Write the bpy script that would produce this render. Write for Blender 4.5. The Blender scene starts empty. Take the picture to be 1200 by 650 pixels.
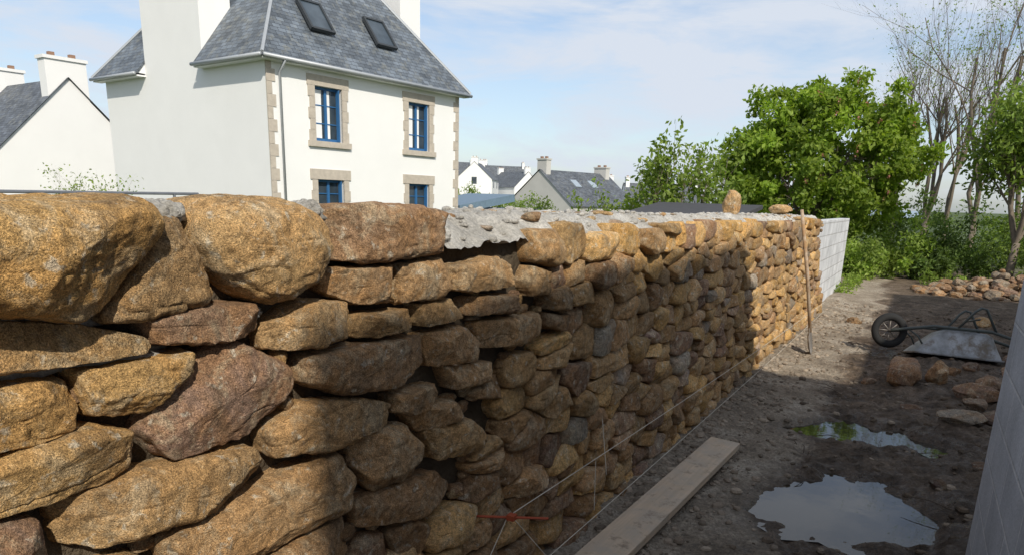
import bpy, math, random
import numpy as np
from mathutils import Vector, Matrix
random.seed(7); RNG=np.random.default_rng(11)
sc=bpy.context.scene
R=math.radians
# ------------------------------------------------------------------ noise
def _h(ix,iy,iz):
    n=(ix*374761393+iy*668265263+iz*1274126177)&0xffffffff
    n=((n^(n>>13))*1274126177)&0xffffffff
    n=(n^(n>>16))&0xffffffff
    return n/4294967295.0*2-1
def vnoise(p):
    p=np.asarray(p,float); i=np.floor(p).astype(np.int64); f=p-i; f=f*f*f*(f*(f*6-15)+10)
    x,y,z=i[:,0],i[:,1],i[:,2]; fx,fy,fz=f[:,0],f[:,1],f[:,2]
    def L(a,b,t): return a+(b-a)*t
    c=lambda a,b,d:_h(x+a,y+b,z+d)
    return L(L(L(c(0,0,0),c(1,0,0),fx),L(c(0,1,0),c(1,1,0),fx),fy),L(L(c(0,0,1),c(1,0,1),fx),L(c(0,1,1),c(1,1,1),fx),fy),fz)
def fbm(p,o=3):
    p=np.asarray(p,float); s=0;a=1.0
    for k in range(o):
        s=s+a*vnoise(p*(2**k)+k*17.3); a*=0.5
    return s
# ------------------------------------------------------------------ mesh builder
class MB:
    def __init__(s): s.v=[];s.f=[];s.c=[];s.n=0;s.m=[]
    def add(s,v,f,col=None,mi=0):
        v=np.asarray(v,float).reshape(-1,3)
        for a in (f if isinstance(f,list) else [f]):
            a=np.asarray(a)
            if len(a): 
                s.f.append(a+s.n); s.m.append(np.full(len(a),mi))
        s.v.append(v); s.n+=len(v)
        if col is None: col=(1,1,1)
        col=np.asarray(col,float)
        if col.ndim==1: col=np.tile(col,(len(v),1))
        s.c.append(col)
    def box(s,c,sz,rot=None,mi=0,col=None):
        x,y,z=[a/2 for a in sz]
        v=np.array([[-x,-y,-z],[x,-y,-z],[x,y,-z],[-x,y,-z],[-x,-y,z],[x,-y,z],[x,y,z],[-x,y,z]])
        if rot is not None: v=v@np.array(rot).T
        s.add(v+np.array(c),np.array([[0,3,2,1],[4,5,6,7],[0,1,5,4],[1,2,6,5],[2,3,7,6],[3,0,4,7]]),col,mi)
    def tube(s,pts,rad,n=8,mi=0,col=None,cap=True):
        pts=np.asarray(pts,float); m=len(pts)
        if np.isscalar(rad): rad=[rad]*m
        vs=[]
        prev=None
        for i in range(m):
            d=pts[min(i+1,m-1)]-pts[max(i-1,0)]; d=d/(np.linalg.norm(d)+1e-9)
            if prev is None:
                a=np.array([0,0,1.0]) if abs(d[2])<.9 else np.array([1.0,0,0])
            else: a=prev
            u=a-d*np.dot(a,d); u/=np.linalg.norm(u)+1e-9; w=np.cross(d,u); prev=u
            t=np.arange(n)*2*math.pi/n
            vs.append(pts[i]+rad[i]*(np.outer(np.cos(t),u)+np.outer(np.sin(t),w)))
        v=np.vstack(vs); k=np.arange(n); k2=(k+1)%n
        fs=[np.stack([i*n+k,i*n+k2,(i+1)*n+k2,(i+1)*n+k],1) for i in range(m-1)]
        F=[np.vstack(fs)]
        if cap: F+= [np.array([list(range(n))[::-1]]),np.array([[(m-1)*n+j for j in range(n)]])]
        s.add(v,F,col,mi)
    def build(s,name,mats,smooth=False,parent=None,attr=False,bevel=0):
        me=bpy.data.meshes.new(name)
        V=np.vstack(s.v); me.vertices.add(len(V)); me.vertices.foreach_set('co',V.astype(np.float32).ravel())
        lt=np.concatenate([np.full(len(a),a.shape[1]) for a in s.f]).astype(np.int32); li=np.concatenate([a.ravel() for a in s.f]).astype(np.int32)
        me.loops.add(len(li)); me.loops.foreach_set('vertex_index',li)
        me.polygons.add(len(lt)); ls=np.concatenate([[0],np.cumsum(lt)[:-1]]).astype(np.int32)
        me.polygons.foreach_set('loop_start',ls); me.polygons.foreach_set('loop_total',lt)
        mats=mats if isinstance(mats,(list,tuple)) else [mats]
        for m in mats: me.materials.append(m)
        if len(mats)>1: me.polygons.foreach_set('material_index',np.concatenate(s.m).astype(np.int32))
        me.polygons.foreach_set('use_smooth',np.full(len(lt),bool(smooth)))
        me.update(calc_edges=True)
        if attr:
            C=np.vstack(s.c); C=np.hstack([C,np.ones((len(C),1))]).astype(np.float32)
            at=me.color_attributes.new('scol','FLOAT_COLOR','POINT'); at.data.foreach_set('color',C.ravel())
        ob=bpy.data.objects.new(name,me); sc.collection.objects.link(ob)
        if bevel:
            b=ob.modifiers.new('b','BEVEL'); b.width=bevel; b.segments=2; b.limit_method='ANGLE'
        if parent: ob.parent=parent
        return ob
def empty(name,loc=(0,0,0)):
    e=bpy.data.objects.new(name,None); sc.collection.objects.link(e); e.empty_display_size=.3
    return e
# ------------------------------------------------------------------ material helper
class M:
    def __init__(s,name,rough=.8,spec=.3):
        s.mat=bpy.data.materials.new(name); s.mat.use_nodes=True; s.t=s.mat.node_tree; s.n=s.t.nodes
        s.b=s.n['Principled BSDF']; s.b.inputs['Roughness'].default_value=rough
        s.b.inputs['Specular IOR Level'].default_value=spec
        s.co=s.n.new('ShaderNodeTexCoord').outputs['Object']
    def link(s,a,b): s.t.links.new(a,b)
    def val(s,sock,v):
        if hasattr(v,'is_output') : s.link(v,sock)
        else:
            if isinstance(v,(tuple,list)) and len(v)==3 and sock.type=='RGBA': v=(*v,1)
            sock.default_value=v
    def noise(s,scale,detail=4,rough=.55,vec=None,out='Fac',dist=0):
        n=s.n.new('ShaderNodeTexNoise'); n.inputs['Scale'].default_value=scale; n.inputs['Detail'].default_value=detail
        n.inputs['Roughness'].default_value=rough; n.inputs['Distortion'].default_value=dist
        s.link(vec or s.co,n.inputs['Vector']); return n.outputs[out]
    def ramp(s,f,stops,interp='LINEAR'):
        n=s.n.new('ShaderNodeValToRGB'); cr=n.color_ramp; cr.interpolation=interp
        while len(cr.elements)<len(stops): cr.elements.new(.5)
        for e,(p,c) in zip(cr.elements,stops):
            e.position=p; e.color=(*c,1) if not np.isscalar(c) else (c,c,c,1)
        s.link(f,n.inputs[0]); return n.outputs[0]
    def mix(s,f,a,b,mode='MIX'):
        n=s.n.new('ShaderNodeMix'); n.data_type='RGBA'; n.blend_type=mode
        s.val(n.inputs[0],f); s.val(n.inputs[6],a); s.val(n.inputs[7],b); return n.outputs[2]
    def math(s,op,a,b=0,c=0):
        n=s.n.new('ShaderNodeMath'); n.operation=op
        s.val(n.inputs[0],a); s.val(n.inputs[1],b); s.val(n.inputs[2],c); return n.outputs[0]
    def attr(s):
        n=s.n.new('ShaderNodeAttribute'); n.attribute_name='scol'
        q=s.n.new('ShaderNodeSeparateColor'); s.link(n.outputs['Color'],q.inputs[0]); return q.outputs[0],q.outputs[1],q.outputs[2],n.outputs['Color']
    def gray(s,v):
        n=s.n.new('ShaderNodeCombineColor'); [s.val(n.inputs[i],v) for i in range(3)]; return n.outputs[0]
    def bump(s,h,dist=.01,strength=1,prev=None):
        n=s.n.new('ShaderNodeBump'); n.inputs['Distance'].default_value=dist; n.inputs['Strength'].default_value=strength
        s.link(h,n.inputs['Height'])
        if prev is not None: s.link(prev,n.inputs['Normal'])
        s.link(n.outputs[0],s.b.inputs['Normal']); return n.outputs[0]
    def color(s,c): s.val(s.b.inputs['Base Color'],c)
def simple(name,c,rough=.7,spec=.3,var=.25,scale=6,bump=0,bscale=40,metal=0):
    m=M(name,rough,spec)
    f=m.noise(scale,4)
    m.color(m.mix(f,tuple(x*(1-var) for x in c),tuple(min(1,x*(1+var)) for x in c)))
    if bump: m.bump(m.noise(bscale,3),bump)
    m.b.inputs['Metallic'].default_value=metal
    return m.mat
def stone_mat():
    m=M('granite_rubble',.88,.2)
    r,g,b,_=m.attr()
    off=m.n.new('ShaderNodeCombineXYZ'); m.link(m.math('MULTIPLY',b,37.0),off.inputs[0]); m.link(m.math('MULTIPLY',b,91.0),off.inputs[1])
    va=m.n.new('ShaderNodeVectorMath'); va.operation='ADD'; m.link(m.co,va.inputs[0]); m.link(off.outputs[0],va.inputs[1]); pc=va.outputs[0]
    base=m.ramp(r,[(0,(.53,.32,.115)),(.2,(.49,.32,.15)),(.4,(.385,.245,.125)),(.6,(.29,.18,.105)),(.8,(.235,.155,.12)),(1,(.32,.285,.225))])
    n1=m.ramp(m.noise(7,5,.65,dist=.5,vec=pc),[(.42,0),(.58,1)])
    c=m.mix(m.math('MULTIPLY',n1,.6),base,m.mix(.5,base,(.46,.22,.06)))
    n2=m.ramp(m.noise(11,6,.72,dist=.8,vec=pc),[(.50,0),(.62,1)])
    c=m.mix(m.math('MULTIPLY',n2,.45),c,(.52,.44,.30))
    n3=m.ramp(m.noise(6,5,.68,dist=.6,vec=pc),[(.34,1),(.47,0)])
    c=m.mix(m.math('MULTIPLY',n3,.5),c,(.12,.088,.055))
    n4=m.ramp(m.noise(30,4,.6,dist=.3,vec=pc),[(.60,0),(.68,.6)])
    c=m.mix(n4,c,(.56,.52,.42))
    sp=m.ramp(m.noise(55,4,.72),[(.36,.64),(.5,1),(.66,1.25)])
    c=m.mix(1,c,sp,'MULTIPLY')
    gr=m.noise(300,2,.75)
    c=m.mix(1,c,m.ramp(gr,[(.33,.5),(.5,.98),(.67,1.6)]),'MULTIPLY')
    c=m.mix(1,c,m.gray(g),'MULTIPLY')
    m.color(c)
    bb=m.bump(m.noise(42,6,.78),.014,.9)
    m.bump(gr,.0045,1,bb)
    return m.mat
STONE=stone_mat()
def mortar():
    m=M('lime_mortar',.95,.1)
    c=m.ramp(m.noise(6,6,.65),[(.3,(.40,.375,.33)),(.55,(.56,.535,.485)),(.75,(.68,.66,.61))])
    c=m.mix(1,c,m.ramp(m.noise(90,4,.75),[(.3,.6),(.7,1.35)]),'MULTIPLY')
    m.color(c); b=m.bump(m.noise(36,7,.8),.02,1); return m.mat
MORTAR=mortar()
def core():
    m=M('earth_mortar_core',.95,.05)
    c=m.ramp(m.noise(4,5,.6),[(.3,(.06,.045,.03)),(.7,(.15,.12,.085))]); m.color(c); m.bump(m.noise(35,5,.7),.03,1); return m.mat
CORE=core()
def blocks(name,c1,c2,mo,axis='Y',bw=.5,bh=.2,mort=.008,bias=0):
    m=M(name,.92,.1)
    s=m.n.new('ShaderNodeSeparateXYZ'); m.link(m.co,s.inputs[0]); q=m.n.new('ShaderNodeCombineXYZ')
    m.link(s.outputs[axis],q.inputs[0]); m.link(s.outputs['Z'],q.inputs[1])
    n=m.n.new('ShaderNodeTexBrick'); m.link(q.outputs[0],n.inputs['Vector'])
    n.inputs['Scale'].default_value=1; n.inputs['Brick Width'].default_value=bw; n.inputs['Row Height'].default_value=bh
    n.inputs['Mortar Size'].default_value=mort; n.inputs['Mortar Smooth'].default_value=.3
    n.inputs['Color1'].default_value=(*c1,1); n.inputs['Color2'].default_value=(*c2,1); n.inputs['Mortar'].default_value=(*mo,1)
    c=m.mix(1,n.outputs['Color'],m.ramp(m.noise(3,5,.6),[(.3,.78),(.7,1.15)]),'MULTIPLY')
    c=m.mix(1,c,m.ramp(m.noise(120,3,.6),[(.3,.8),(.7,1.15)]),'MULTIPLY')
    m.color(c)
    b=m.bump(m.noise(130,3,.7),.004,1)
    m.bump(m.math('SUBTRACT',1,n.outputs['Fac']),.012,1,b)
    return m.mat
BLOCK=blocks('concrete_blocks',(.54,.55,.56),(.62,.63,.64),(.50,.50,.49))
BLOCK2=blocks('concrete_blocks_grey',(.40,.41,.43),(.49,.50,.52),(.60,.60,.60))
# ------------------------------------------------------------------ camera
Yw=R(29.5);P=R(14.7);ro=R(1.8)
F=Vector((-math.sin(Yw)*math.cos(P),math.cos(Yw)*math.cos(P),-math.sin(P)))
R0=Vector((math.cos(Yw),math.sin(Yw),0)); U0=R0.cross(F)
Rt=R0*math.cos(ro)+U0*math.sin(ro); Up=U0*math.cos(ro)-R0*math.sin(ro)
cam=bpy.data.cameras.new('camera'); co=bpy.data.objects.new('camera',cam); sc.collection.objects.link(co)
mw=Matrix((Rt,Up,-F)).transposed().to_4x4(); mw.translation=(0,0,1.65); co.matrix_world=mw
cam.sensor_width=36; cam.lens=24.9; cam.shift_y=.104; cam.clip_start=.05; cam.clip_end=5000
sc.camera=co
# ------------------------------------------------------------------ stones
def stone(mb,poly,depth,x0,nth,nr,col,rng,fine=True,facets=3,shrink=.98,ks=.02,e=None,am=1.0,fs=.5):
    P_=np.array(poly,float); c=P_.mean(0)
    x,y=P_[:,0],P_[:,1]; x2,y2=np.roll(x,-1),np.roll(y,-1); cr=x*y2-x2*y; A=cr.sum()/2
    if abs(A)>1e-6: c=np.array([((x+x2)*cr).sum(),((y+y2)*cr).sum()])/(6*A)
    th=np.arange(nth)*2*math.pi/nth
    w=max(np.ptp(P_[:,0]),.02); h=max(np.ptp(P_[:,1]),.02)
    d=np.stack([np.cos(th)*w,np.sin(th)*h],1); d/=np.linalg.norm(d,axis=1)[:,None]
    r=np.zeros(nth)
    for i in range(len(P_)):
        a=P_[i]-c; b=P_[(i+1)%len(P_)]-c; e_=b-a
        den=d[:,0]*e_[1]-d[:,1]*e_[0]
        den=np.where(abs(den)<1e-9,1e-9,den)
        t=(a[0]*e_[1]-a[1]*e_[0])/den; s=(a[0]*d[:,1]-a[1]*d[:,0])/den
        ok=(t>0)&(s>=-1e-4)&(s<=1.0001); r=np.where(ok,np.maximum(r,t),r)
    r=np.maximum(r,.015)
    pts=d*r[:,None]
    k=max(1,int(round(nth*ks)))
    ker=np.exp(-np.linspace(-1.6,1.6,2*k+1)**2); ker/=ker.sum()
    pp=np.vstack([pts[-k:],pts,pts[:k]])
    pts=np.stack([np.convolve(pp[:,j],ker,'valid') for j in (0,1)],1)*shrink
    phi=np.linspace(0,math.pi/2,nr+1)[1:]
    e1=rng.uniform(.26,.46); e2=rng.uniform(.22,.40)
    if e: e1,e2=e
    rho=np.sin(phi)**e1; zz=np.cos(phi)**e2; zz[-1]=0
    rho=np.append(rho,[.9]); zz=np.append(zz,[-.7])
    V=[np.array([[0,0,depth]])]
    for a,b in zip(rho,zz):
        V.append(np.hstack([pts*a,np.full((nth,1),b*depth)]))
    V=np.vstack(V)
    for _ in range(facets):
        n=np.array([rng.normal(0,fs),rng.normal(.08,fs),1.0]); n/=np.linalg.norm(n)
        sup=(V@n).max(); dd=sup*rng.uniform(.76,.97)
        ds=V@n-dd; V=V-np.outer(np.where(ds>0,ds,0)*.99,n)
    W=np.stack([x0+V[:,2],c[0]+V[:,0],c[1]+V[:,1]],1)
    nrm=np.stack([V[:,2]/depth*.8+.2,V[:,0]/(w/2),V[:,1]/(h/2)],1); nrm/=np.linalg.norm(nrm,axis=1)[:,None]+1e-6
    off=rng.uniform(0,100,3); q=W+off
    sz=min(w,h,.2)
    D=fbm(q*7,2)*.045*sz*am+fbm(q*20,2)*.028*sz*am
    if fine:
        D=D+fbm(q*48,3)*.0030+vnoise(q*150)*.0008
        cr_=np.abs(vnoise(q*np.array([9,9,16]))); D=D-np.exp(-(cr_/.05)**2)*.005*am
    W=W+nrm*D[:,None]
    k=np.arange(nth);k2=(k+1)%nth
    Fs=[np.stack([np.zeros(nth,int),1+k,1+k2],1)]
    Q=[np.stack([1+i*nth+k,1+(i+1)*nth+k,1+(i+1)*nth+k2,1+i*nth+k2],1) for i in range(len(rho)-1)]
    Fs.append(np.vstack(Q))
    mb.add(W,Fs,col)
H=dict(
A=[(.40,1.6),(.5,1.63),(.68,1.63),(.86,1.635),(.885,1.58),(.8,1.48),(.73,1.41),(.62,1.42),(.45,1.46)],
B=[(.87,1.6),(.94,1.6),(1.0,1.47),(1.0,1.4),(.84,1.39),(.74,1.4),(.8,1.48)],
C=[(.975,1.61),(1.05,1.64),(1.22,1.635),(1.31,1.6),(1.35,1.52),(1.3,1.43),(1.18,1.38),(1.1,1.4),(1.01,1.47),(.965,1.55)],
D=[(1.33,1.60),(1.45,1.625),(1.75,1.625),(1.87,1.6),(1.91,1.51),(1.83,1.47),(1.5,1.46),(1.36,1.48)],
E=[(.84,1.4),(.98,1.41),(1.12,1.4),(1.13,1.33),(1.0,1.32),(.86,1.34)],
Fq=[(.44,1.44),(.58,1.43),(.7,1.41),(.85,1.36),(.86,1.33),(.69,1.33),(.45,1.34)],
G=[(1.14,1.34),(1.28,1.39),(1.43,1.37),(1.45,1.28),(1.3,1.26),(1.15,1.28)],
Hh=[(1.34,1.46),(1.62,1.46),(1.63,1.34),(1.47,1.35),(1.35,1.4)],
I=[(1.63,1.46),(1.87,1.46),(1.92,1.36),(1.83,1.33),(1.65,1.34)],
J=[(1.92,1.43),(2.19,1.45),(2.33,1.41),(2.33,1.33),(2.03,1.33),(1.93,1.35)],
K=[(1.47,1.33),(1.69,1.32),(1.72,1.26),(1.54,1.25),(1.46,1.26)],
L=[(1.74,1.33),(1.97,1.32),(2.0,1.25),(1.76,1.25)],
Mm=[(2.0,1.32),(2.34,1.3),(2.36,1.23),(2.03,1.25)],
N=[(.70,1.32),(.95,1.32),(.94,1.27),(.84,1.2),(.72,1.22)],
O=[(.95,1.31),(1.06,1.32),(1.23,1.23),(1.21,1.12),(1.05,1.08),(.88,1.08),(.81,1.17),(.86,1.21)],
Pp=[(.40,1.31),(.56,1.32),(.69,1.31),(.71,1.26),(.69,1.2),(.6,1.2),(.40,1.2)],
Q=[(1.26,1.25),(1.46,1.25),(1.74,1.23),(1.77,1.14),(1.65,1.08),(1.39,1.11),(1.24,1.18)],
Rr=[(1.75,1.23),(1.98,1.23),(2.08,1.16),(2.06,1.09),(1.81,1.11)],
S=[(2.08,1.23),(2.54,1.21),(2.63,1.13),(2.41,1.09),(2.12,1.12)],
T=[(1.13,1.08),(1.24,1.13),(1.49,1.09),(1.61,1.04),(1.57,.98),(1.32,.97),(1.14,1.01)],
U=[(1.61,1.07),(1.83,1.06),(1.9,.98),(1.69,.98),(1.61,1.01)],
V=[(1.88,1.11),(2.21,1.06),(2.25,.99),(1.93,1.01)],
W=[(.38,1.17),(.54,1.19),(.71,1.21),(.8,1.18),(.81,1.1),(.71,1.08),(.58,1.09),(.38,1.1)],
X=[(.63,1.07),(.81,1.09),(1.09,1.06),(1.13,.98),(.99,.93),(.71,.95),(.64,.98)],
Yy=[(.83,.92),(.96,.92),(1.2,.96),(1.38,.96),(1.42,.87),(1.41,.77),(1.13,.76),(.85,.8)],
Z=[(1.42,1.0),(1.65,.97),(1.76,.87),(1.74,.76),(1.52,.78),(1.43,.89)],
AA=[(1.76,.92),(2.04,.89),(2.18,.79),(2.1,.74),(1.83,.78)],
AB=[(1.67,1.0),(1.93,.98),(1.99,.9),(1.74,.91)],
AC=[(.38,1.09),(.53,1.09),(.61,1.06),(.62,.97),(.4,.98)],
AD=[(1.43,.79),(1.83,.75),(1.99,.64),(1.74,.61),(1.45,.69)],
AE=[(1.0,.74),(1.18,.75),(1.41,.75),(1.42,.62),(1.18,.6),(1.02,.62)])
HC=dict(A=(.05,1.05),B=(.3,.85),C=(.2,1.15),D=(.58,1.2),E=(.65,1.1),Fq=(.2,.9),G=(.3,1.1),Hh=(.45,1.1),I=(.4,1.15),N=(.08,1.05),O=(.74,1.15),Pp=(.08,1.1),
 Q=(.5,1.15),T=(.33,1.1),W=(.1,1.1),X=(.25,1.05),Yy=(.38,1.15),Z=(.42,1.15),AC=(.7,1),AD=(.5,1.05))
HD=dict(A=.21,C=.17,B=.12,D=.13,O=.11,Q=.13)
def pin(p,poly):
    x,y=p;ins=False;n=len(poly)
    for i in range(n):
        x1,y1=poly[i];x2,y2=poly[(i+1)%n]
        if (y1>y)!=(y2>y) and x<(x2-x1)*(y-y1)/(y2-y1)+x1: ins=not ins
    return ins
def Ttop(u): return 1.615 if u<1.9 else 1.548-.006*(u-2)
AN=2.15
seeds=[];rng=np.random.default_rng(5)
z=-.05
while z<1.56:
    h=rng.uniform(.08,.15); u=-1.3+rng.uniform(0,.2)
    ph=rng.uniform(0,6)
    while u<12.6:
        w=rng.choice([rng.uniform(.11,.18),rng.uniform(.18,.3),rng.uniform(.3,.48)],p=[.32,.42,.26])
        if u>5.5: w*=1.15
        zc=z+h/2+.02*math.sin(u*1.7+ph)+rng.normal(0,.013)
        seeds.append((u+w/2,zc)); 
        if rng.random()<.10 : seeds.append((u+w/2+rng.normal(0,.03),zc+rng.choice([-1,1])*.045))
        u+=w
    z+=h
big=[seeds[i] for i in rng.choice(len(seeds),58,replace=False)]
kept=[]
for b_ in big:
    if all(abs(b_[0]-q[0])>.5 or abs(b_[1]-q[1])>.28 for q in kept): kept.append(b_)
seeds=[s for s in seeds if s in kept or all(((s[0]-b_[0])/.21)**2+((s[1]-b_[1])/.11)**2>1 for b_ in kept)]
seeds=[s for s in seeds if s[1]<Ttop(s[0])-.035 and not any(pin(s,p) for p in H.values()) and s[0]<12.2-max(0,s[1])*1.1]
dum=[]
for p in H.values():
    a=np.array(p)
    for gu in np.arange(a[:,0].min(),a[:,0].max(),.045):
        for gz_ in np.arange(a[:,1].min(),a[:,1].max(),.03):
            if pin((gu,gz_),p): dum.append((gu,gz_))
D_=np.array(dum); 
seeds=[s for s in seeds if np.min(np.hypot(D_[:,0]-s[0],(D_[:,1]-s[1])*AN))>.055]
S_=np.array(seeds); ALL=np.vstack([S_,D_])*np.array([1,AN])
def clip(poly,n,d):
    out=[]
    for i in range(len(poly)):
        a=poly[i];b=poly[(i+1)%len(poly)];da=a[0]*n[0]+a[1]*n[1]-d;db=b[0]*n[0]+b[1]*n[1]-d
        if da<=0: out.append(a)
        if (da<0)!=(db<0) and abs(da-db)>1e-12:
            t=da/(da-db); out.append((a[0]+(b[0]-a[0])*t,a[1]+(b[1]-a[1])*t))
    return out
wall=MB()
for i in range(len(S_)):
    p=ALL[i]; dist=np.hypot(ALL[:,0]-p[0],ALL[:,1]-p[1]); idx=np.argsort(dist)[1:34]
    poly=[(p[0]-.27,p[1]-.27),(p[0]+.27,p[1]-.27),(p[0]+.27,p[1]+.27),(p[0]-.27,p[1]+.27)]
    for j in idx:
        if dist[j]>.8: break
        q=ALL[j]; n=(q-p); d=(np.dot(q,q)-np.dot(p,p))/2; poly=clip(poly,n,d)
        if len(poly)<3: break
    if len(poly)<3: continue
    tt=(Ttop(S_[i][0])+rng.normal(0,.010))*AN
    poly=clip(poly,(0,1),tt)
    if len(poly)<3: continue
    poly=[(a,b/AN) for a,b in poly]; pa=np.array(poly)
    x,y=pa[:,0],pa[:,1]; ar=abs((x*np.roll(y,-1)-np.roll(x,-1)*y).sum()/2)
    if ar<.003: continue
    pa+=rng.normal(0,.004,pa.shape); poly=[tuple(q) for q in pa]
    u,zc=S_[i]
    nth,nr=(72,24) if u<2.6 else ((46,15) if u<4.5 else (30,10))
    if u<1.6: hue=rng.choice([.1,.25,.4,.6],p=[.3,.3,.25,.15])  # hue mix follows the wall's sunlit and shaded stretches, light put in colour
    elif u<6.1: hue=rng.choice([.12,.32,.5,.72,.95],p=[.25,.35,.22,.13,.05])
    else: hue=rng.choice([.05,.22,.42,.62,.95],p=[.28,.3,.22,.12,.08])
    hue+=rng.uniform(-.07,.07)
    br=rng.uniform(.78,1.4)
    if u>6.2: br*=.9  # darker past the shadow edge; shaded stretch lifted by its colour
    if zc>Ttop(u)-.13: hue=max(0,hue-.2); br*=1.05
    stone(wall,poly,rng.uniform(.085,.13),-1.40+rng.uniform(-.02,.02),nth,nr,(np.clip(hue,0,1),br,rng.random()),rng,fine=u<4.5,facets=4)
for k,p in H.items():
    hc=HC.get(k,(rng.uniform(.25,.55),rng.uniform(1.0,1.25)))
    bg_=k in 'AC'
    stone(wall,p,HD.get(k,.115),-1.40,128,46,(hc[0],hc[1],rng.random()),rng,True,facets=(2 if bg_ else 4),shrink=.99,ks=.04 if bg_ else .022,am=.6 if bg_ else .8,e=(.6,.55) if bg_ else None)
wobj=empty('rubble_stone_wall')
wall.build('stones',STONE,True,wobj,True)
cb=MB(); cb.box((-1.63,4.95,.72),(.49,12.3,1.56-.0))
cb.build('core',CORE,False,wobj)
pins=MB()
def rockshape(rng,n,m,fac,rg):
    th=np.arange(n)*2*math.pi/n; ph=np.linspace(0,math.pi,m+1)[1:-1]
    V=[[0,0,1]]+[[math.sin(p)*math.cos(t),math.sin(p)*math.sin(t),math.cos(p)] for p in ph for t in th]+[[0,0,-1]]
    V=np.array(V)
    V=np.sign(V)*np.abs(V)**.8
    for _ in range(fac):
        nn=rng.normal(0,1,3); nn/=np.linalg.norm(nn); d=rng.uniform(.6,.9); ds=V@nn-d; V=V-np.outer(np.where(ds>0,ds,0)*.95,nn)
    V=V*(1+rg*fbm(V*1.9+rng.uniform(0,99,3),3))[:,None]
    k=np.arange(n);k2=(k+1)%n; L=len(V)-1
    Fs=[np.stack([np.zeros(n,int),1+k,1+k2],1),np.stack([np.full(n,L),1+(m-2)*n+k2,1+(m-2)*n+k],1)]
    if m>2: Fs.append(np.vstack([np.stack([1+i*n+k,1+(i+1)*n+k,1+(i+1)*n+k2,1+i*n+k2],1) for i in range(m-2)]))
    return V,Fs
CACHE={}
def rock(mb,c,s,rng,n=12,m=8,col=(.5,1,.5),rot=None,fac=5,rg=.1):
    key=(n,m,fac,rg); L=CACHE.setdefault(key,[])
    if len(L)<(24 if n<16 else 60): L.append(rockshape(rng,n,m,fac,rg)); V,Fs=L[-1]
    else: V,Fs=L[rng.integers(len(L))]
    a=rng.uniform(0,6.28) if rot is None else rot; ca,sa=math.cos(a),math.sin(a)
    V=(V*np.array(s))@np.array([[ca,sa,0],[-sa,ca,0],[0,0,1]])
    mb.add(V+np.array(c),Fs,col)
for _ in range(1500):
    u=rng.uniform(-.5,11.5); zz=rng.uniform(.05,1.45)
    if u<2.3 and zz>.75 and rng.random()<.5: continue
    rock(pins,(-1.365,u,zz),(rng.uniform(.02,.04),rng.uniform(.02,.05),rng.uniform(.012,.028)),rng,8,6,(rng.uniform(.1,.7),rng.uniform(.6,1),rng.random()),rot=0)
pins.build('pinning_stones',STONE,False,wobj,True)
def grid(xs,ys,zf):
    X,Y=np.meshgrid(xs,ys); p=np.stack([X.ravel(),Y.ravel()],1); Z=zf(p[:,0],p[:,1])
    v=np.column_stack([p,Z]); nx=len(xs);ny=len(ys)
    i=np.arange(ny-1)[:,None]*nx+np.arange(nx-1)[None,:]; i=i.ravel()
    return v,np.stack([i,i+1,i+1+nx,i+nx],1)
def crz(x,y):
    t=(x+1.33)/(-.62)
    top=np.where(y<1.9,1.60,1.588-.007*(y-2))
    q=np.column_stack([x,y,y*0])
    edge=t+.07*fbm(q*7,3)
    prof=-.095*np.clip(1-edge*4.2,0,1)**1.2-.35*np.clip((t-.95)/.05,0,1)
    return top+prof+fbm(q*3.5,3)*.011+fbm(q*14,3)*.010+fbm(q*45,2)*.006
cr=MB(); v,f=grid(np.linspace(-1.33,-1.96,38),np.arange(-1.2,11.0,.02),crz); f=f[:,::-1]; cr.add(v,f); cr.build('mortar_bed',MORTAR,True,wobj)
db=MB()
for c,s in [((-1.37,.93,1.60),(.05,.05,.03)),((-1.37,1.33,1.60),(.05,.04,.035)),((-1.37,.6,1.405),(.045,.16,.04)),((-1.37,.42,1.43),(.05,.1,.04)),((-1.37,1.13,1.37),(.035,.05,.025)),((-1.375,1.93,1.53),(.03,.03,.03)),((-1.38,.7,1.32),(.04,.2,.02)),((-1.37,.3,1.36),(.05,.2,.05))]:
    for _ in range(6): rock(db,(c[0]+rng.uniform(-.01,.012),c[1]+rng.uniform(-.6,.6)*s[1],c[2]+rng.uniform(-.3,.3)*s[2]),(s[0]*.8,s[1]*rng.uniform(.25,.6),s[2]*rng.uniform(.5,1)),rng,20,14,rot=0,fac=2,rg=.35)
for _ in range(700):
    u=rng.uniform(.3,10.8); s=rng.uniform(.004,.018); x=rng.uniform(-1.85,-1.36); rock(db,(x,u,float(crz(np.array([x]),np.array([u]))[0])+s*.2),(s,s*1.3,s*.7),rng,7,5,fac=1,rg=.3)
o=db.build('mortar_dabs',MORTAR,True,wobj)
rb=MB()
for _ in range(70):
    u=rng.uniform(2.0,10.6); s=rng.uniform(.02,.045); x=rng.uniform(-1.75,-1.42); rock(rb,(x,u,float(crz(np.array([x]),np.array([u]))[0])-s*.1),(s,s*1.4,s*.45),rng,10,7,(rng.choice([.2,.5,.95]),rng.uniform(.9,1.2),rng.random()),fac=4)
rb.build('capping_rubble',STONE,False,wobj,True)
bw=MB(); bw.box((-1.55,13.45,.70),(.2,6.2,1.5)); bw.build('concrete_block_wall',BLOCK,bevel=.006)
bw=MB(); bw.box((.48,1.3,1.1),(.2,4.8,2.6)); bw.build('concrete_block_wall.001',BLOCK2,bevel=.006)
ts=MB(); rock(ts,(-1.5,6.35,1.665),(.085,.095,.105),rng,24,16,(.3,1.2,0),fac=11); ts.build('loose_stone',STONE,False,None,True)
ts=MB(); rock(ts,(-1.5,8.7,1.60),(.1,.13,.07),rng,24,16,(.3,1.1,0),fac=11); ts.build('loose_stone.001',STONE,False,None,True)
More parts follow.
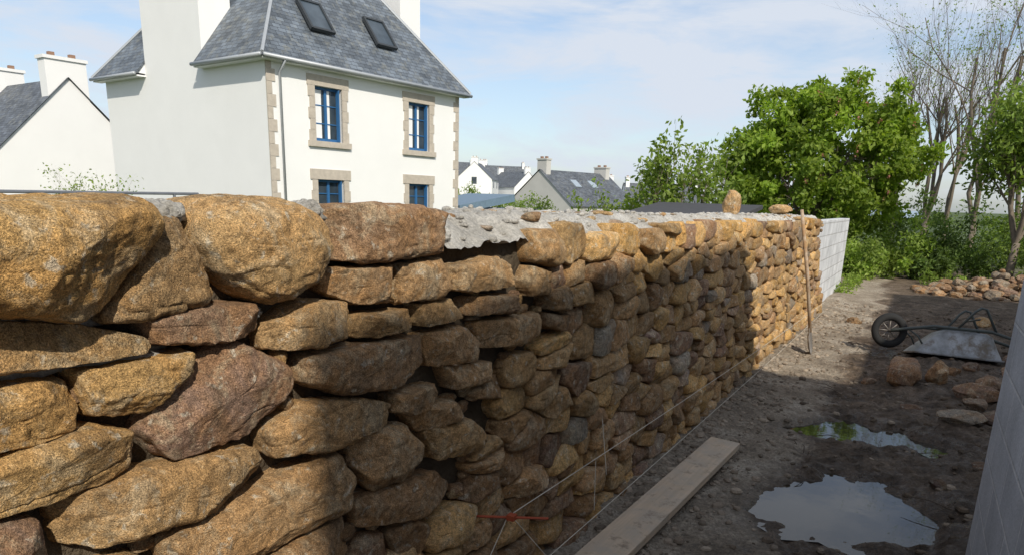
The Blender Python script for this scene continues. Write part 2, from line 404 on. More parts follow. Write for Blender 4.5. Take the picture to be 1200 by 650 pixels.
# ------------------------------------------------------------------ ground
P1=[(-.57,3.9),(-.52,4.15),(-.46,4.3),(-.40,4.6),(-.3,4.72),(-.18,4.62),(-.06,4.66),(.05,4.5),(.2,4.48),(.33,4.34),(.24,4.2),(.26,4.05),(.12,3.86),(-.1,3.74),(-.22,3.82),(-.35,3.76),(-.46,3.84)]
P2=[(-.62,5.62),(-.5,5.95),(-.25,6.1),(-.12,5.95),(.05,6.0),(.3,5.75),(.25,5.45),(.1,5.6),(-.05,5.5),(-.3,5.55),(-.45,5.48)]
def sdf(px,py,poly):
    pts=np.column_stack([px,py]); d=np.full(len(px),1e9); ins=np.zeros(len(px),bool); n=len(poly)
    for i in range(n):
        a=np.array(poly[i]);b=np.array(poly[(i+1)%n]); e=b-a; w=pts-a
        t=np.clip((w@e)/(e@e),0,1); d=np.minimum(d,np.linalg.norm(w-t[:,None]*e,axis=1))
        c1=(a[1]>py)!=(b[1]>py); xx=(b[0]-a[0])*(py-a[1])/((b[1]-a[1])+1e-12)+a[0]; ins^=c1&(px<xx)
    return np.where(ins,-d,d)
def sst(a,b,x): t=np.clip((x-a)/(b-a),0,1); return t*t*(3-2*t)
def gz(x,y,full=False):
    x=np.asarray(x,float);y=np.asarray(y,float)
    q=np.column_stack([x,y,x*0])
    z=.016*fbm(q*1.3,2)+.016
    nearm=sst(20,11,y)*sst(-3,-1.3,x)
    mudm=sst(-.9,-.2,x)
    z=z+nearm*(.012*fbm(q*5,3)+(.006+.014*mudm)*fbm(q*15,3)+.006*fbm(q*40,2))+sst(-1.0,-1.3,x)*.03*sst(-1.9,-1.5,x)
    z=z+.055*sst(-.3,.5,x)*np.abs(fbm(q*2.2+5,3))*sst(20,12,y)
    jit=.07*fbm(q*5,3)
    d=np.minimum(sdf(x,y,P1),sdf(x,y,P2))+jit
    k=sst(.14,-.03,d); z=z*(1-k)+(-.026+.011*fbm(q*9,2))*k
    far=np.hypot(x,y)
    z=z-2.6*sst(24,60,far)*sst(3,-8,x)-.8*sst(30,80,far)
    return (z,d) if full else z
xs=np.concatenate([-np.geomspace(2500,2.2,46),np.arange(-2.0,-1.4,.15),np.arange(-1.36,2.0,.022),np.geomspace(2.1,2500,44)])
ys=np.concatenate([-np.geomspace(600,1.2,20),np.arange(-1,2.1,.15),np.arange(2.2,8.5,.022),np.arange(8.5,18,.07),np.geomspace(18.1,3500,70)])
v,f=grid(xs,ys,gz)
z_,d_=gz(v[:,0],v[:,1],True)
vv=np.column_stack([v[:,:2],v[:,0]*0])
mud=sst(-.8,-.3,v[:,0]+.2*fbm(vv*1.5,3))*sst(28,22,v[:,1])
wet=sst(.38,.0,d_)
low=sst(.016,-.006,z_-.0)*sst(-1.0,-.4,v[:,0])*sst(13,10,v[:,1])
wet=np.clip(np.maximum(wet,low*.95)+.4*sst(-.5,.3,v[:,0])*sst(13,7,v[:,1]),0,1)
xr=v[:,0];yr=v[:,1]
path=sst(-2.2,-1.6,xr)*sst(7,4.5,xr)*sst(30,21,yr)
grass=1-path
g=MB(); g.add(v,f,np.column_stack([mud,wet,grass]))
def ground_mat():
    m=M('muddy_ground',.9,.45)
    r,gw,b,_=m.attr()
    dry=m.ramp(m.noise(2.2,7,.7),[(.32,(.22,.175,.125)),(.5,(.36,.295,.22)),(.66,(.50,.43,.34))])
    mudc=m.ramp(m.noise(3.4,7,.74,dist=.6),[(.32,(.055,.037,.023)),(.48,(.125,.087,.056)),(.64,(.25,.185,.13))])
    rr=m.math('ADD',r,m.math('MULTIPLY',m.math('SUBTRACT',m.noise(5,6,.7),.5),1.1))
    c=m.mix(m.ramp(rr,[(.3,0),(.62,1)]),dry,mudc)
    c=m.mix(m.math('MULTIPLY',gw,.5),c,(.055,.037,.024))
    c=m.mix(1,c,m.ramp(m.noise(42,6,.8),[(.35,.5),(.5,.95),(.65,1.5)]),'MULTIPLY')
    gc=m.ramp(m.noise(.6,5,.6),[(.3,(.035,.06,.015)),(.6,(.07,.10,.025)),(.8,(.12,.12,.05))])
    c=m.mix(b,c,gc); m.color(c)
    wn=m.ramp(m.noise(9,5,.7),[(.42,.1),(.56,1)])
    m.val(m.b.inputs['Roughness'],m.math('SUBTRACT',.95,m.math('MULTIPLY',gw,m.math('MULTIPLY',wn,.78))))
    bb=m.bump(m.noise(16,7,.8),.06,.8); m.bump(m.noise(110,3,.75),.012,.9,bb)
    return m.mat
g.build('ground',ground_mat(),True,None,True)
def water():
    m=M('puddle_water',.02,.5); m.color((.035,.028,.02)); m.bump(m.noise(9,3),.001,.5); return m.mat
WAT=water()
for k,(pp) in enumerate((P1,P2)):
    a=np.array(pp); c=a.mean(0); a=c+(a-c)*1.35
    mb=MB(); mb.add(np.column_stack([a,np.full(len(a),-.010)]),[np.array([list(range(len(a)))])])
    o=mb.build('puddle' if k==0 else 'puddle.001',WAT)
    if o.data.polygons[0].normal.z<0: o.data.flip_normals()
def clodmat():
    m=M('earth_clods',.92,.2); r,g_,b,_=m.attr()
    c=m.mix(r,(.11,.08,.055),(.38,.31,.235)); c=m.mix(1,c,m.gray(g_),'MULTIPLY'); m.color(c); m.bump(m.noise(90,3,.7),.01,1); return m.mat
CLOD=clodmat()
gv=MB(); NG=7000
yy_=2+12*rng.random(NG)**1.25; xx_=np.where(rng.random(NG)<.4,-1.28+np.abs(rng.normal(0,.3,NG)),rng.uniform(-1.28,2.0,NG)); zz_=gz(xx_,yy_)
for x,y,z0 in zip(xx_,yy_,zz_):
    s=.003+.028*rng.random()**4.5
    if x>.3 and y<3.9: continue
    if z0<-.01: continue
    hb=np.clip(.7-(x+1)*.5+rng.normal(0,.2),0,1)
    rock(gv,(x,y,z0+s*.15),(s*rng.uniform(.8,1.6),s,s*.6),rng,6,4,(hb,rng.uniform(.6,1.2),0),fac=1)
gv.build('gravel',CLOD,False,None,True)
def place_rock(x,y,s,hue=.6,br=.8,zo=.4):
    mb=MB(); z0=float(gz([x],[y])[0]); rock(mb,(x,y,z0+s[2]*zo),s,rng,24,16,(hue,br,rng.random()),fac=11)
    return mb.build('fallen_stone',STONE,False,None,True)
for a in [(.0,7.7,(.21,.16,.17),.7,1.05,.6),(.3,7.9,(.14,.12,.14),.6,1.05,.6),(.62,7.3,(.22,.16,.1),.75,.85),(.45,6.3,(.17,.12,.06),.95,.85),(.75,7.9,(.16,.14,.09),.75,.85),(.78,6.5,(.2,.2,.08),.8,.65),(.1,6.65,(.1,.07,.03),.8,.6),(.55,5.2,(.1,.07,.03),.8,.5),(.95,8.4,(.15,.12,.1),.75,.85),(-.75,11.5,(.12,.1,.06),.5,.7),(.28,4.7,(.07,.05,.03),.8,.45),(.9,7.2,(.15,.12,.07),.8,.75),(1.1,9.6,(.2,.14,.1),.8,.85),(-.1,8.3,(.09,.07,.04),.8,.65),(.6,8.6,(.1,.09,.06),.8,.65),(1.3,10.6,(.16,.12,.1),.4,.9),(1.5,11.5,(.2,.16,.14),.6,.9),(.9,12.3,(.14,.12,.09),.3,.9),(1.2,7.9,(.17,.15,.14),.6,.85),(.4,8.25,(.1,.08,.07),.65,.9),(.55,6.9,(.12,.1,.06),.9,.75),(-.28,7.5,(.07,.06,.04),.7,.8)]:
    place_rock(*a)
tw=MB()
for _ in range(110):
    x=rng.uniform(-.6,1.3); y=rng.uniform(4.2,11); a=rng.uniform(0,3.14); L=rng.uniform(.05,.3); z0=float(gz([x],[y])[0])+.008
    p=np.array([x,y,z0]); d=np.array([math.cos(a),math.sin(a),0]); tw.tube([p,p+d*L*.5+np.array([.01,.01,.012]),p+d*L],[.003,.003,.0015],4)
tw.build('twigs_debris',simple('twig_bark',(.07,.05,.035),.9))
rh=MB()
for _ in range(240):
    a=rng.uniform(0,6.28); r=rng.random()**.6; x=1.4+1.5*r*math.cos(a); y=17.4+1.1*r*math.sin(a); hh=.5*(1-r)
    s=rng.uniform(.05,.17); rock(rh,(x,y,rng.uniform(0,hh)+.04),(s,s*.8,s*.6),rng,10,7,(rng.choice([.6,.75,.95]),rng.uniform(.6,1.0),rng.random()))
rh.build('rubble_heap',STONE,False,None,True)
# ------------------------------------------------------------------ plank
def wood(name,c,sc_=1):
    m=M(name,.85,.2)
    mp=m.n.new('ShaderNodeMapping'); mp.inputs['Scale'].default_value=(40,2.5,40); m.link(m.co,mp.inputs[0])
    w=m.noise(1.0,8,.65,vec=mp.outputs[0])
    col=m.mix(w,tuple(x*.6 for x in c),tuple(x*1.35 for x in c))
    d=m.ramp(m.noise(6,8,.7),[(.42,0),(.6,.8)]); col=m.mix(d,col,(.46,.39,.31)); d2=m.ramp(m.noise(8,8,.78),[(.54,0),(.68,.8)]); col=m.mix(d2,col,(.18,.135,.095)); m.color(col); m.bump(w,.004,.8); return m.mat
pl=MB(); pl.box((0,0,0),(.2,2.7,.045)); po=pl.build('wooden_plank',wood('plank_wood',(.58,.45,.32)),bevel=.004)
po.location=(-1.045,3.38,.07); po.rotation_euler=(R(.3),R(1.5),R(-2.5))
st=MB()
def line(a,b,sag=.01,n=24):
    t=np.linspace(0,1,n)[:,None]; p=np.array(a)*(1-t)+np.array(b)*t; p[:,2]-=sag*4*(t*(1-t))[:,0]; st.tube(p,.0018,5)
line((-1.2,2.12,.5),(-1.22,11.9,.25),.03); line((-1.2,2.3,.17),(-1.22,11.9,.1),.02); line((-1.2,2.12,.5),(-1.25,1.95,.22),0); line((-1.2,2.14,.5),(-1.18,2.45,.18),0)
line((-1.24,3.1,.62),(-1.2,3.1,.34),0); line((-1.2,2.95,.46),(-1.2,2.97,.2),0)
st.build('mason_string_line',simple('string_cord',(.65,.6,.5),.9))
rp=MB(); rp.tube([(-1.33,2.04,.50),(-1.06,2.18,.505)],.005,8); rp.box((-1.18,2.115,.505),(.03,.03,.02)); rp.build('red_line_pin',simple('red_paint',(.35,.07,.03),.6))
sh=empty('shovel'); 
a=np.array((-1.235,8.5,1.62)); b=np.array((-1.0,8.68,.27)); hn=MB(); hn.tube([a,a*.5+b*.5+np.array([.012,0,0]),b],[.018,.02,.019],10); hn.build('handle',wood('ash_wood',(.33,.2,.1)),True,sh)
bl=MB(); dr=(b-a)/np.linalg.norm(b-a); sd=np.cross(dr,[1,0,0.2]); sd/=np.linalg.norm(sd); nn=np.cross(sd,dr)
prof=[(-.06,.022),(0,.03),(.03,.11),(.12,.125),(.2,.115),(.26,.07),(.29,.01)]
vs=[]
for t,w in prof:
    for k in np.linspace(-1,1,7): vs.append(b+dr*t*.93+sd*w*k-nn*(.03*(1-k*k)*(w/.12)))
ff=np.array([[i*7+j,i*7+j+1,(i+1)*7+j+1,(i+1)*7+j] for i in range(len(prof)-1) for j in range(6)]); bl.add(vs,ff)
o=bl.build('blade',simple('worn_steel',(.3,.27,.24),.5,.5,metal=.6),True,sh); mo=o.modifiers.new('s','SOLIDIFY'); mo.thickness=.004
# ------------------------------------------------------------------ wheelbarrow (upside down)
def galvm():
    m=M('galvanised_tray',.5,.5); c=m.ramp(m.noise(5,6,.65),[(.35,(.17,.17,.165)),(.6,(.33,.34,.35))])
    d=m.ramp(m.noise(3.5,7,.75),[(.5,0),(.62,.9)]); c=m.mix(d,c,(.13,.10,.07)); m.color(c); m.b.inputs['Metallic'].default_value=.3; m.bump(m.noise(14,4,.6),.006,.6)
    return m.mat
wb=empty('wheelbarrow'); 
galv=galvm(); black=simple('tyre_rubber',(.02,.02,.02),.85); tubem=simple('painted_tube',(.07,.08,.075),.5)
t=MB()
def ring(z,x0,x1,w0,w1,r=.08,n=6):
    pts=[]
    for cx,cy,a0 in ((x1-r,w1/2-r,0),(x0+r,w0/2-r,90),(x0+r,-w0/2+r,180),(x1-r,-w1/2+r,270)):
        for k in range(n): a=R(a0+90*k/(n-1)); pts.append((cx+r*math.cos(a),cy+r*math.sin(a),z))
    return pts
rings=[ring(.0,-.36,.62,.62,.66),ring(.02,-.37,.63,.64,.68),ring(.025,-.345,.605,.59,.63),ring(.15,-.22,.55,.5,.54),ring(.28,-.08,.50,.4,.46),ring(.31,-.02,.45,.34,.4),]
n=24; vs=[p for r_ in rings for p in r_]; k=np.arange(n);k2=(k+1)%n
t.add(vs,[np.vstack([np.stack([i*n+k,i*n+k2,(i+1)*n+k2,(i+1)*n+k],1) for i in range(5)]),np.array([[5*n+j for j in range(n)]])])
tr=t.build('tray',galv,True,wb)
fr=MB()
for s in (-1,1):
    fr.tube([(-.6,.07*s,.24),(-.42,.1*s,.28),(-.15,.17*s,.335),(.45,.235*s,.335),(.7,.27*s,.27),(1.02,.29*s,.2)],.018,10)
    fr.tube([(.1,.2*s,.34),(.24,.235*s,.54),(.30,.24*s,.59),(.36,.24*s,.58),(.5,.24*s,.33)],.015,8)
    fr.tube([(-.6,.06*s,.24),(-.5,.06*s,.26)],.02,8)
    fr.tube([(-.42,.1*s,.28),(-.3,.13*s,.2),(-.25,.15*s,.12)],.01,8)
fr.tube([(.3,-.24,.46),(.3,.24,.46)],.012,8); fr.tube([(0,-.2,.34),(0,.2,.34)],.013,8)
fr.build('frame',tubem,True,wb)
gp=MB()
for s in (-1,1): gp.tube([(.93,.284*s,.222),(1.06,.292*s,.195)],.021,10)
gp.build('handle_grips',black,True,wb)
wh=MB(); a=np.linspace(0,2*math.pi,33)[:-1]
tv=[];nt=12
for aa in a:
    for bb_ in np.arange(nt)*2*math.pi/nt:
        rr=.165+.045*math.cos(bb_); tv.append((rr*math.cos(aa)-.6,.046*math.sin(bb_),rr*math.sin(aa)+.24))
i=np.arange(32);fs=[]
for q in range(nt): fs.append(np.stack([i*nt+q,i*nt+(q+1)%nt,((i+1)%32)*nt+(q+1)%nt,((i+1)%32)*nt+q],1))
wh.add(tv,np.vstack(fs)); wh.build('tyre',black,True,wb)
hb=MB(); hb.tube([(-.6,-.07,.24),(-.6,.07,.24)],.016,10)
for aa in np.arange(8)*math.pi/4: hb.tube([(-.6,0,.24),(-.6+.14*math.cos(aa),0,.24+.14*math.sin(aa))],.007,6)
hb.tube([(-.6+.135*math.cos(x),0,.24+.135*math.sin(x)) for x in a.tolist()+[0]],.012,6)
hb.build('wheel_hub',simple('rim_metal',(.2,.18,.16),.5,metal=.4),True,wb)
wb.location=(.32,9.5,.02); wb.rotation_euler=(R(-12),R(3),R(16)); wb.scale=(.94,.94,.98)
# ------------------------------------------------------------------ house
PLAS=simple('white_render',(.77,.77,.755),.9,.1,.045,1.2,.004,60)
GRAN=simple('granite_dressing',(.46,.41,.345),.85,.2,.25,9,.006,60)
BLUE=simple('blue_paint',(.03,.12,.28),.45,.4,.1)
WHITEP=simple('white_paint',(.78,.78,.77),.5,.3,.05)
def glass():
    m=M('window_glass',.06,.6); m.color(m.ramp(m.noise(1.5,2),[(.3,(.02,.03,.04)),(.7,(.06,.08,.1))])); return m.mat
GLASS=glass()
ZINC=simple('zinc',(.38,.40,.42),.5,.5,.1,metal=.3)
def slate(name,c=(.085,.10,.12)):
    m=M(name,.55,.45)
    uv=m.n.new('ShaderNodeUVMap').outputs[0]
    n=m.n.new('ShaderNodeTexBrick'); m.link(uv,n.inputs['Vector']); n.inputs['Scale'].default_value=1
    n.inputs['Brick Width'].default_value=.24; n.inputs['Row Height'].default_value=.13; n.inputs['Mortar Size'].default_value=.006
    n.inputs['Color1'].default_value=(*[x*.7 for x in c],1); n.inputs['Color2'].default_value=(*[x*1.4 for x in c],1); n.inputs['Mortar'].default_value=(*[x*.3 for x in c],1)
    cc=m.mix(1,n.outputs['Color'],m.ramp(m.noise(1.3,6,.65),[(.3,.65),(.7,1.45)]),'MULTIPLY')
    cc=m.mix(m.ramp(m.noise(4,6,.7),[(.52,0),(.68,.65)]),cc,(.22,.22,.19)); m.color(cc)
    m.bump(m.math('SUBTRACT',1,n.outputs['Fac']),.012,.8); return m.mat
SLATE=slate('slate',(.10,.118,.14))
def addpoly(name,polys,mat,parent,uvscale=1,thick=0):
    me=bpy.data.meshes.new(name); V=[];F_=[]
    for p in polys: F_.append(list(range(len(V),len(V)+len(p)))); V+= [tuple(q) for q in p]
    me.from_pydata(V,[],F_); me.materials.append(mat); uvl=me.uv_layers.new(name='UVMap'); me.update()
    for pf in me.polygons:
        n=pf.normal; 
        if n.z<0 and mat.name.startswith('slate'): n=-n
        hz=Vector((-n.y,n.x,0)); hz=hz.normalized() if hz.length>1e-4 else Vector((1,0,0)); up=n.cross(hz)
        for li in pf.loop_indices:
            c=me.vertices[me.loops[li].vertex_index].co; uvl.data[li].uv=(c.dot(hz),c.dot(up))
    ob=bpy.data.objects.new(name,me); sc.collection.objects.link(ob); ob.parent=parent
    if thick: s=ob.modifiers.new('s','SOLIDIFY'); s.thickness=thick; s.offset=-1
    return ob
hs=empty('white_house')
C0=np.array([-14.9,13.4,0.]); U=np.array([.121,.993,0]); V_=np.array([-.993,.121,0]); Zv=np.array([0,0,1.])
U/=np.linalg.norm(U);V_/=np.linalg.norm(V_)
def hp(u,v,z): return C0+U*u+V_*v+Zv*z
LU,LV,EZ=7.27,8.45,4.9
ops=[(1.91,2.98,4.38),(5.41,2.98,4.38),(1.91,.85,1.98),(5.41,.85,1.98)]
ow=.92
us=sorted({0,LU,*[o[0]-ow/2 for o in ops],*[o[0]+ow/2 for o in ops]}); zs=sorted({-.3,EZ,*[o[1] for o in ops],*[o[2] for o in ops]})
w=MB()
for i in range(len(us)-1):
    for j in range(len(zs)-1):
        cu=(us[i]+us[i+1])/2;cz=(zs[j]+zs[j+1])/2
        if any(abs(cu-o[0])<ow/2 and o[1]<cz<o[2] for o in ops): continue
        w.add([hp(us[i],0,zs[j]),hp(us[i],0,zs[j+1]),hp(us[i+1],0,zs[j+1]),hp(us[i+1],0,zs[j])],np.array([[3,2,1,0]]))
for o in ops:
    a,b,c,d=o[0]-ow/2,o[0]+ow/2,o[1],o[2]; q=[(a,c),(b,c),(b,d),(a,d)]
    for k in range(4):
        p,r_=q[k],q[(k+1)%4]; w.add([hp(p[0],0,p[1]),hp(r_[0],0,r_[1]),hp(r_[0],.25,r_[1]),hp(p[0],.25,p[1])],np.array([[0,1,2,3]]))
w.add([hp(0,0,-.3),hp(0,2.85,-.3),hp(0,2.85,EZ),hp(0,0,EZ)],np.array([[0,1,2,3]]))
w.add([hp(0,2.85,-.3),hp(0,5.9,-.3),hp(0,5.9,10.8),hp(0,2.85,10.8)],np.array([[0,1,2,3]]))
w.add([hp(0,5.9,-.3),hp(0,LV,-.3),hp(0,LV,EZ),hp(0,5.9,EZ)],np.array([[0,1,2,3]]))
w.add([hp(LU,0,-.3),hp(LU,LV,-.3),hp(LU,LV,EZ),hp(LU,0,EZ)],np.array([[3,2,1,0]]))
w.add([hp(0,LV,-.3),hp(LU,LV,-.3),hp(LU,LV,EZ),hp(0,LV,EZ)],np.array([[0,1,2,3]]))
w.build('walls',PLAS,False,hs)
Rm=np.column_stack([U,V_,Zv])
def hbox(mb,u0,u1,v0,v1,z0,z1,mi=0): mb.box(hp((u0+u1)/2,(v0+v1)/2,(z0+z1)/2),(abs(u1-u0),abs(v1-v0),abs(z1-z0)),Rm,mi)
gr=MB(); fb=MB(); gl=MB(); cu_=MB()
for o in ops:
    a,b,c,d=o[0]-ow/2,o[0]+ow/2,o[1],o[2]
    hbox(gr,a-.24,b+.24,-.035,.03,d,d+.27)
    hbox(gr,a-.26,b+.26,-.08,.03,c-.15,c)
    z=c;k=0
    while z<d-.02:
        zz=min(z+.28,d); wd=.17 if k%2 else .215
        hbox(gr,a-wd,a,-.03,.03,z+.003,zz-.003); hbox(gr,b,b+wd,-.03,.03,z+.003,zz-.003); z=zz;k+=1
    hbox(fb,a,a+.06,.12,.19,c,d);hbox(fb,b-.06,b,.12,.19,c,d);hbox(fb,a+.06,b-.06,.12,.19,c,c+.08);hbox(fb,a+.06,b-.06,.12,.19,d-.07,d)
    m_=(a+b)/2; hbox(fb,m_-.04,m_+.04,.115,.185,c+.08,d-.07)
    for zz in np.linspace(c,d,4)[1:3]:
        hbox(fb,a+.06,m_-.04,.13,.17,zz-.013,zz+.013);hbox(fb,m_+.04,b-.06,.13,.17,zz-.013,zz+.013)
    hbox(gl,a+.05,b-.05,.155,.165,c+.05,d-.05)
    if o[1]>2:
        hbox(cu_,a+.07,a+.33,.145,.152,c+.09,d-.08); hbox(cu_,m_+.05,m_+.15,.145,.152,c+.09,d-.08)
    hbox(fb,b-.11,b-.075,-.0,.115,c+.02,d-.02)
k=0;z=-.2
while z<EZ-.15:
    wd=.24 if k%2 else .14
    hbox(gr,-.015,wd,-.02,.02,z+.004,z+.30-.004); hbox(gr,LU-wd,LU+.015,-.02,.02,z+.004,z+.296); z+=.30;k+=1
gr.build('stone_surrounds',GRAN,False,hs); fb.build('blue_window_frames',BLUE,False,hs); gl.build('window_panes',GLASS,False,hs); cu_.build('curtains',WHITEP,False,hs)
OV=.28; pt=1.3; half=(LU+2*OV)/2; rz=4.88+pt*half
A_,B_,Cc,Dd=hp(-OV,-OV,4.88),hp(LU+OV,-OV,4.88),hp(LU+OV,LV+OV,4.88),hp(-OV,LV+OV,4.88)
r1=hp(LU/2,-OV+half,rz); r2=hp(LU/2,LV+OV-half,rz)
zi=4.88+pt*(OV+.03)
addpoly('slate_roof',[[A_,B_,r1],[B_,Cc,r2,r1],[Cc,Dd,r2],[Dd,hp(-OV,5.9,4.88),hp(.03,5.9,zi),hp(.03,2.85,zi),hp(-OV,2.85,4.88),A_,r1,r2]],SLATE,hs,thick=.06)
rd=MB()
for a,b in ((A_,r1),(B_,r1),(Cc,r2),(Dd,r2),(r1,r2)): rd.tube([a+Zv*.02,b+Zv*.02],.045,6)
rd.build('ridge_flashing',ZINC,False,hs)
so=MB(); hbox(so,-OV+.02,LU+OV-.02,-OV+.02,-.001,4.77,4.81); hbox(so,-OV+.02,-.001,.001,2.85,4.77,4.81); hbox(so,-OV+.02,-.001,5.9,LV+OV-.02,4.77,4.81)
for v0 in (2.80,5.9): so.add([hp(-OV,v0+.02,4.86),hp(.02,v0+.02,4.86),hp(.02,v0+.02,zi-.03)],[np.array([[0,1,2]])])
so.build('soffit',WHITEP,False,hs)
gu=MB(); gu.tube([hp(-OV,-OV-.05,4.84),hp(LU+OV,-OV-.05,4.82)],.05,8); gu.tube([hp(-OV-.05,-OV,4.84),hp(-OV-.05,2.84,4.84)],.05,8); gu.tube([hp(-OV-.05,5.91,4.84),hp(-OV-.05,LV+OV,4.84)],.05,8)
gu.tube([hp(.34,-OV-.05,4.8),hp(.34,-.08,4.55),hp(.34,-.08,-.2)],.035,8); gu.build('gutters',ZINC,True,hs)
ch=MB(); hbox(ch,.002,.95,2.852,5.898,4.7,10.8); hbox(ch,-.05,1.0,2.8,5.95,10.8,10.95)
hbox(ch,LU-.9,LU+.02,1.75,4.6,4.7,10.5); hbox(ch,LU-.95,LU+.07,1.7,4.65,10.5,10.65)
ch.build('chimneys',PLAS,False,hs)
sl=MB()
sn=np.array(-V_)*pt/math.hypot(1,pt)+Zv*1/math.hypot(1,pt); su=V_*(1/math.hypot(1,pt))+Zv*(pt/math.hypot(1,pt))
for u in (2.1,4.45):
    c=hp(u,.70,4.88+1.02*pt)+sn*.05
    for du,dv,sx,sy,mi in ((0,0,.68,.9,1),(-.37,0,.07,1.02,0),(.37,0,.07,1.02,0),(0,.485,.67,.07,0),(0,-.485,.67,.07,0)):
        sl.box(c+U*du+su*dv+sn*(0 if mi else .02),(sx,sy,.07 if mi else .09),np.column_stack([U,su,sn]),mi)
sl.build('skylights',[simple('dark_metal',(.04,.045,.05),.5),GLASS],False,hs)
# ------------------------------------------------------------------ generic gable house
def gable_house(name,cx,cy,ang,W,L,z0,ez,rz,wall,roof,chim=(),wins=(),sky=()):
    e=empty(name); ca,sa=math.cos(R(ang)),math.sin(R(ang))
    def p(x,y,z): return np.array([cx+x*ca-y*sa,cy+x*sa+y*ca,z])
    rot=np.array([[ca,-sa,0],[sa,ca,0],[0,0,1]])
    w=MB(); h=W/2;l=L/2
    vs=[p(-h,-l,z0),p(h,-l,z0),p(h,l,z0),p(-h,l,z0),p(-h,-l,ez),p(h,-l,ez),p(h,l,ez),p(-h,l,ez),p(0,-l,rz),p(0,l,rz)]
    w.add(vs,[np.array([[0,1,5,4],[1,2,6,5],[2,3,7,6],[3,0,4,7]]),np.array([[4,5,8],[6,7,9]])]); w.build('walls',wall,False,e)
    sl_=(rz-ez)/h; o=.18
    L1=[p(-h-o,-l-.1,ez-o*sl_+.06),p(-h-o,l+.1,ez-o*sl_+.06),p(0,l+.1,rz+.06),p(0,-l-.1,rz+.06)]
    L2=[p(h+o,-l-.1,ez-o*sl_+.06),p(0,-l-.1,rz+.06),p(0,l+.1,rz+.06),p(h+o,l+.1,ez-o*sl_+.06)]
    addpoly('roof',[L1,L2],roof,e,thick=0)
    c=MB()
    for (yy,cw,top) in chim:
        c.box(p(0,yy,(top+ez)/2),(cw,.55,top-ez),rot); c.box(p(0,yy,top+.06),(cw+.12,.67,.12),rot)
        for k in (-.25,.25): c.box(p(k*cw,yy,top+.2),(.2,.2,.16),rot,1)
    if chim: c.build('chimneys',[wall,simple('clay_pot',(.25,.15,.1))],False,e)
    ww=MB()
    for (face,s,zz,wd,ht) in wins:
        if face=='g': ww.box(p(s,-l-.0,zz),(wd,.08,ht),rot)
        elif face=='b': ww.box(p(s,l,zz),(wd,.08,ht),rot)
        elif face=='r': ww.box(p(h,s,zz),(.08,wd,ht),rot)
        else: ww.box(p(-h,s,zz),(.08,wd,ht),rot)
    if wins: ww.build('windows',GLASS,False,e)
    sw=MB()
    for (sd,s,fz) in sky:
        x=sd*h*(1-fz); z=ez+(rz-ez)*fz+.12; th=math.atan2(rz-ez,h)*sd
        r2_=np.array([[math.cos(th),0,math.sin(th)],[0,1,0],[-math.sin(th),0,math.cos(th)]])
        sw.box(p(x,s,z),(.9,.75,.08),rot@r2_)
    if sky: sw.build('skylights',simple('skylight_glass',(.3,.35,.4),.2),False,e)
    return e
SL2=slate('slate_far',(.085,.095,.11)); GREYW=simple('grey_render',(.50,.49,.46),.9,.1,.15,1)
WW=simple('white_wall_far',(.76,.76,.75),.9,.1,.05,1)
gable_house('white_cottage',-32.6,17.1,85,7.2,6.0,-1,1.9,5.55,WW,SL2,chim=((-2.7,1.5,6.2),(2.7,1.4,6.2)))
gable_house('grey_gabled_house',-27.0,57.5,-14,7.0,9,-3.5,1.2,3.9,GREYW,SL2,chim=((-4.0,1.0,4.7),(3.8,1.3,4.4)),wins=(('g',0,.4,.9,1.1),),sky=((1,-1.5,.6),(1,.8,.6)))
def dh(px_dir,dist,ang,W,L,zt,chim=1,wl=None):
    x,y=px_dir; n=math.hypot(x,y); cx,cy=x/n*dist,y/n*dist
    gable_house('distant_house',cx,cy,ang,W,L,-4,zt-3.2,zt,wl or WW,SL2,chim=((-L/2+.5,1.3,zt+.8),(L/2-.5,1.3,zt+.8)),wins=(('g',0,zt-3.5,1,1.3),('r',-L/4,zt-4.2,1,1.2),('r',L/4,zt-4.2,1,1.2)))
dh((-.640,1),150,25,7,12,8.2); dh((-.605,1),170,-50,7,13,8.6); dh((-.575,1),160,65,7,11,7.0); dh((-.665,1),190,-35,8,12,10.0); dh((-.545,1),175,20,7,10,6.0); dh((-.335,1),110,-60,7,11,4.2); dh((-.30,1),140,30,7,11,4.5); dh((-.45,1),120,70,7,11,4.6)
shd=empty('garden_shed'); s_=MB(); ra=R(-20); rot=np.array([[math.cos(ra),-math.sin(ra),0],[math.sin(ra),math.cos(ra),0],[0,0,1]])
s_.box((-20.3,30.5,.0),(3.4,3,2.3),rot); s_.build('walls',simple('blue_boards',(.06,.14,.26),.7),False,shd)
s_=MB(); s_.box((-20.3,30.5,1.35),(3.8,3.4,.35),rot@np.array([[1,0,0],[0,.98,-.17],[0,.17,.98]])); s_.build('roof',simple('metal_roof',(.13,.19,.25),.5),False,shd)
sd2=empty('lean_to_shed'); s_=MB(); s_.box((-4.1,14.3,.65),(1.9,2.2,1.4)); s_.build('walls',GREYW,False,sd2); s_=MB(); s_.box((-4.1,14.3,1.50),(2.2,2.4,.08),np.array([[1,0,0],[0,.985,-.10],[0,.10,.985]])); s_.build('roof',simple('dark_roofing',(.06,.06,.065),.8),False,sd2)
nb=empty('shade_caster'); s_=MB(); s_.box((5.1,.3,2.65),(5,4.96,5.5)); s_.build('walls',PLAS,False,nb); s_=MB(); s_.box((5.4,.3,5.45),(4.9,4.9,.12)); s_.build('shade_caster_top',ZINC,False,nb)  # unseen block added and sized to shade the near stretch of wall
s_=MB(); s_.box((5.1,8.3,1.5),(5,10.9,3.3)); s_.build('low_shade_caster',PLAS)  # unseen lower block added so its shadow stops short of the wall
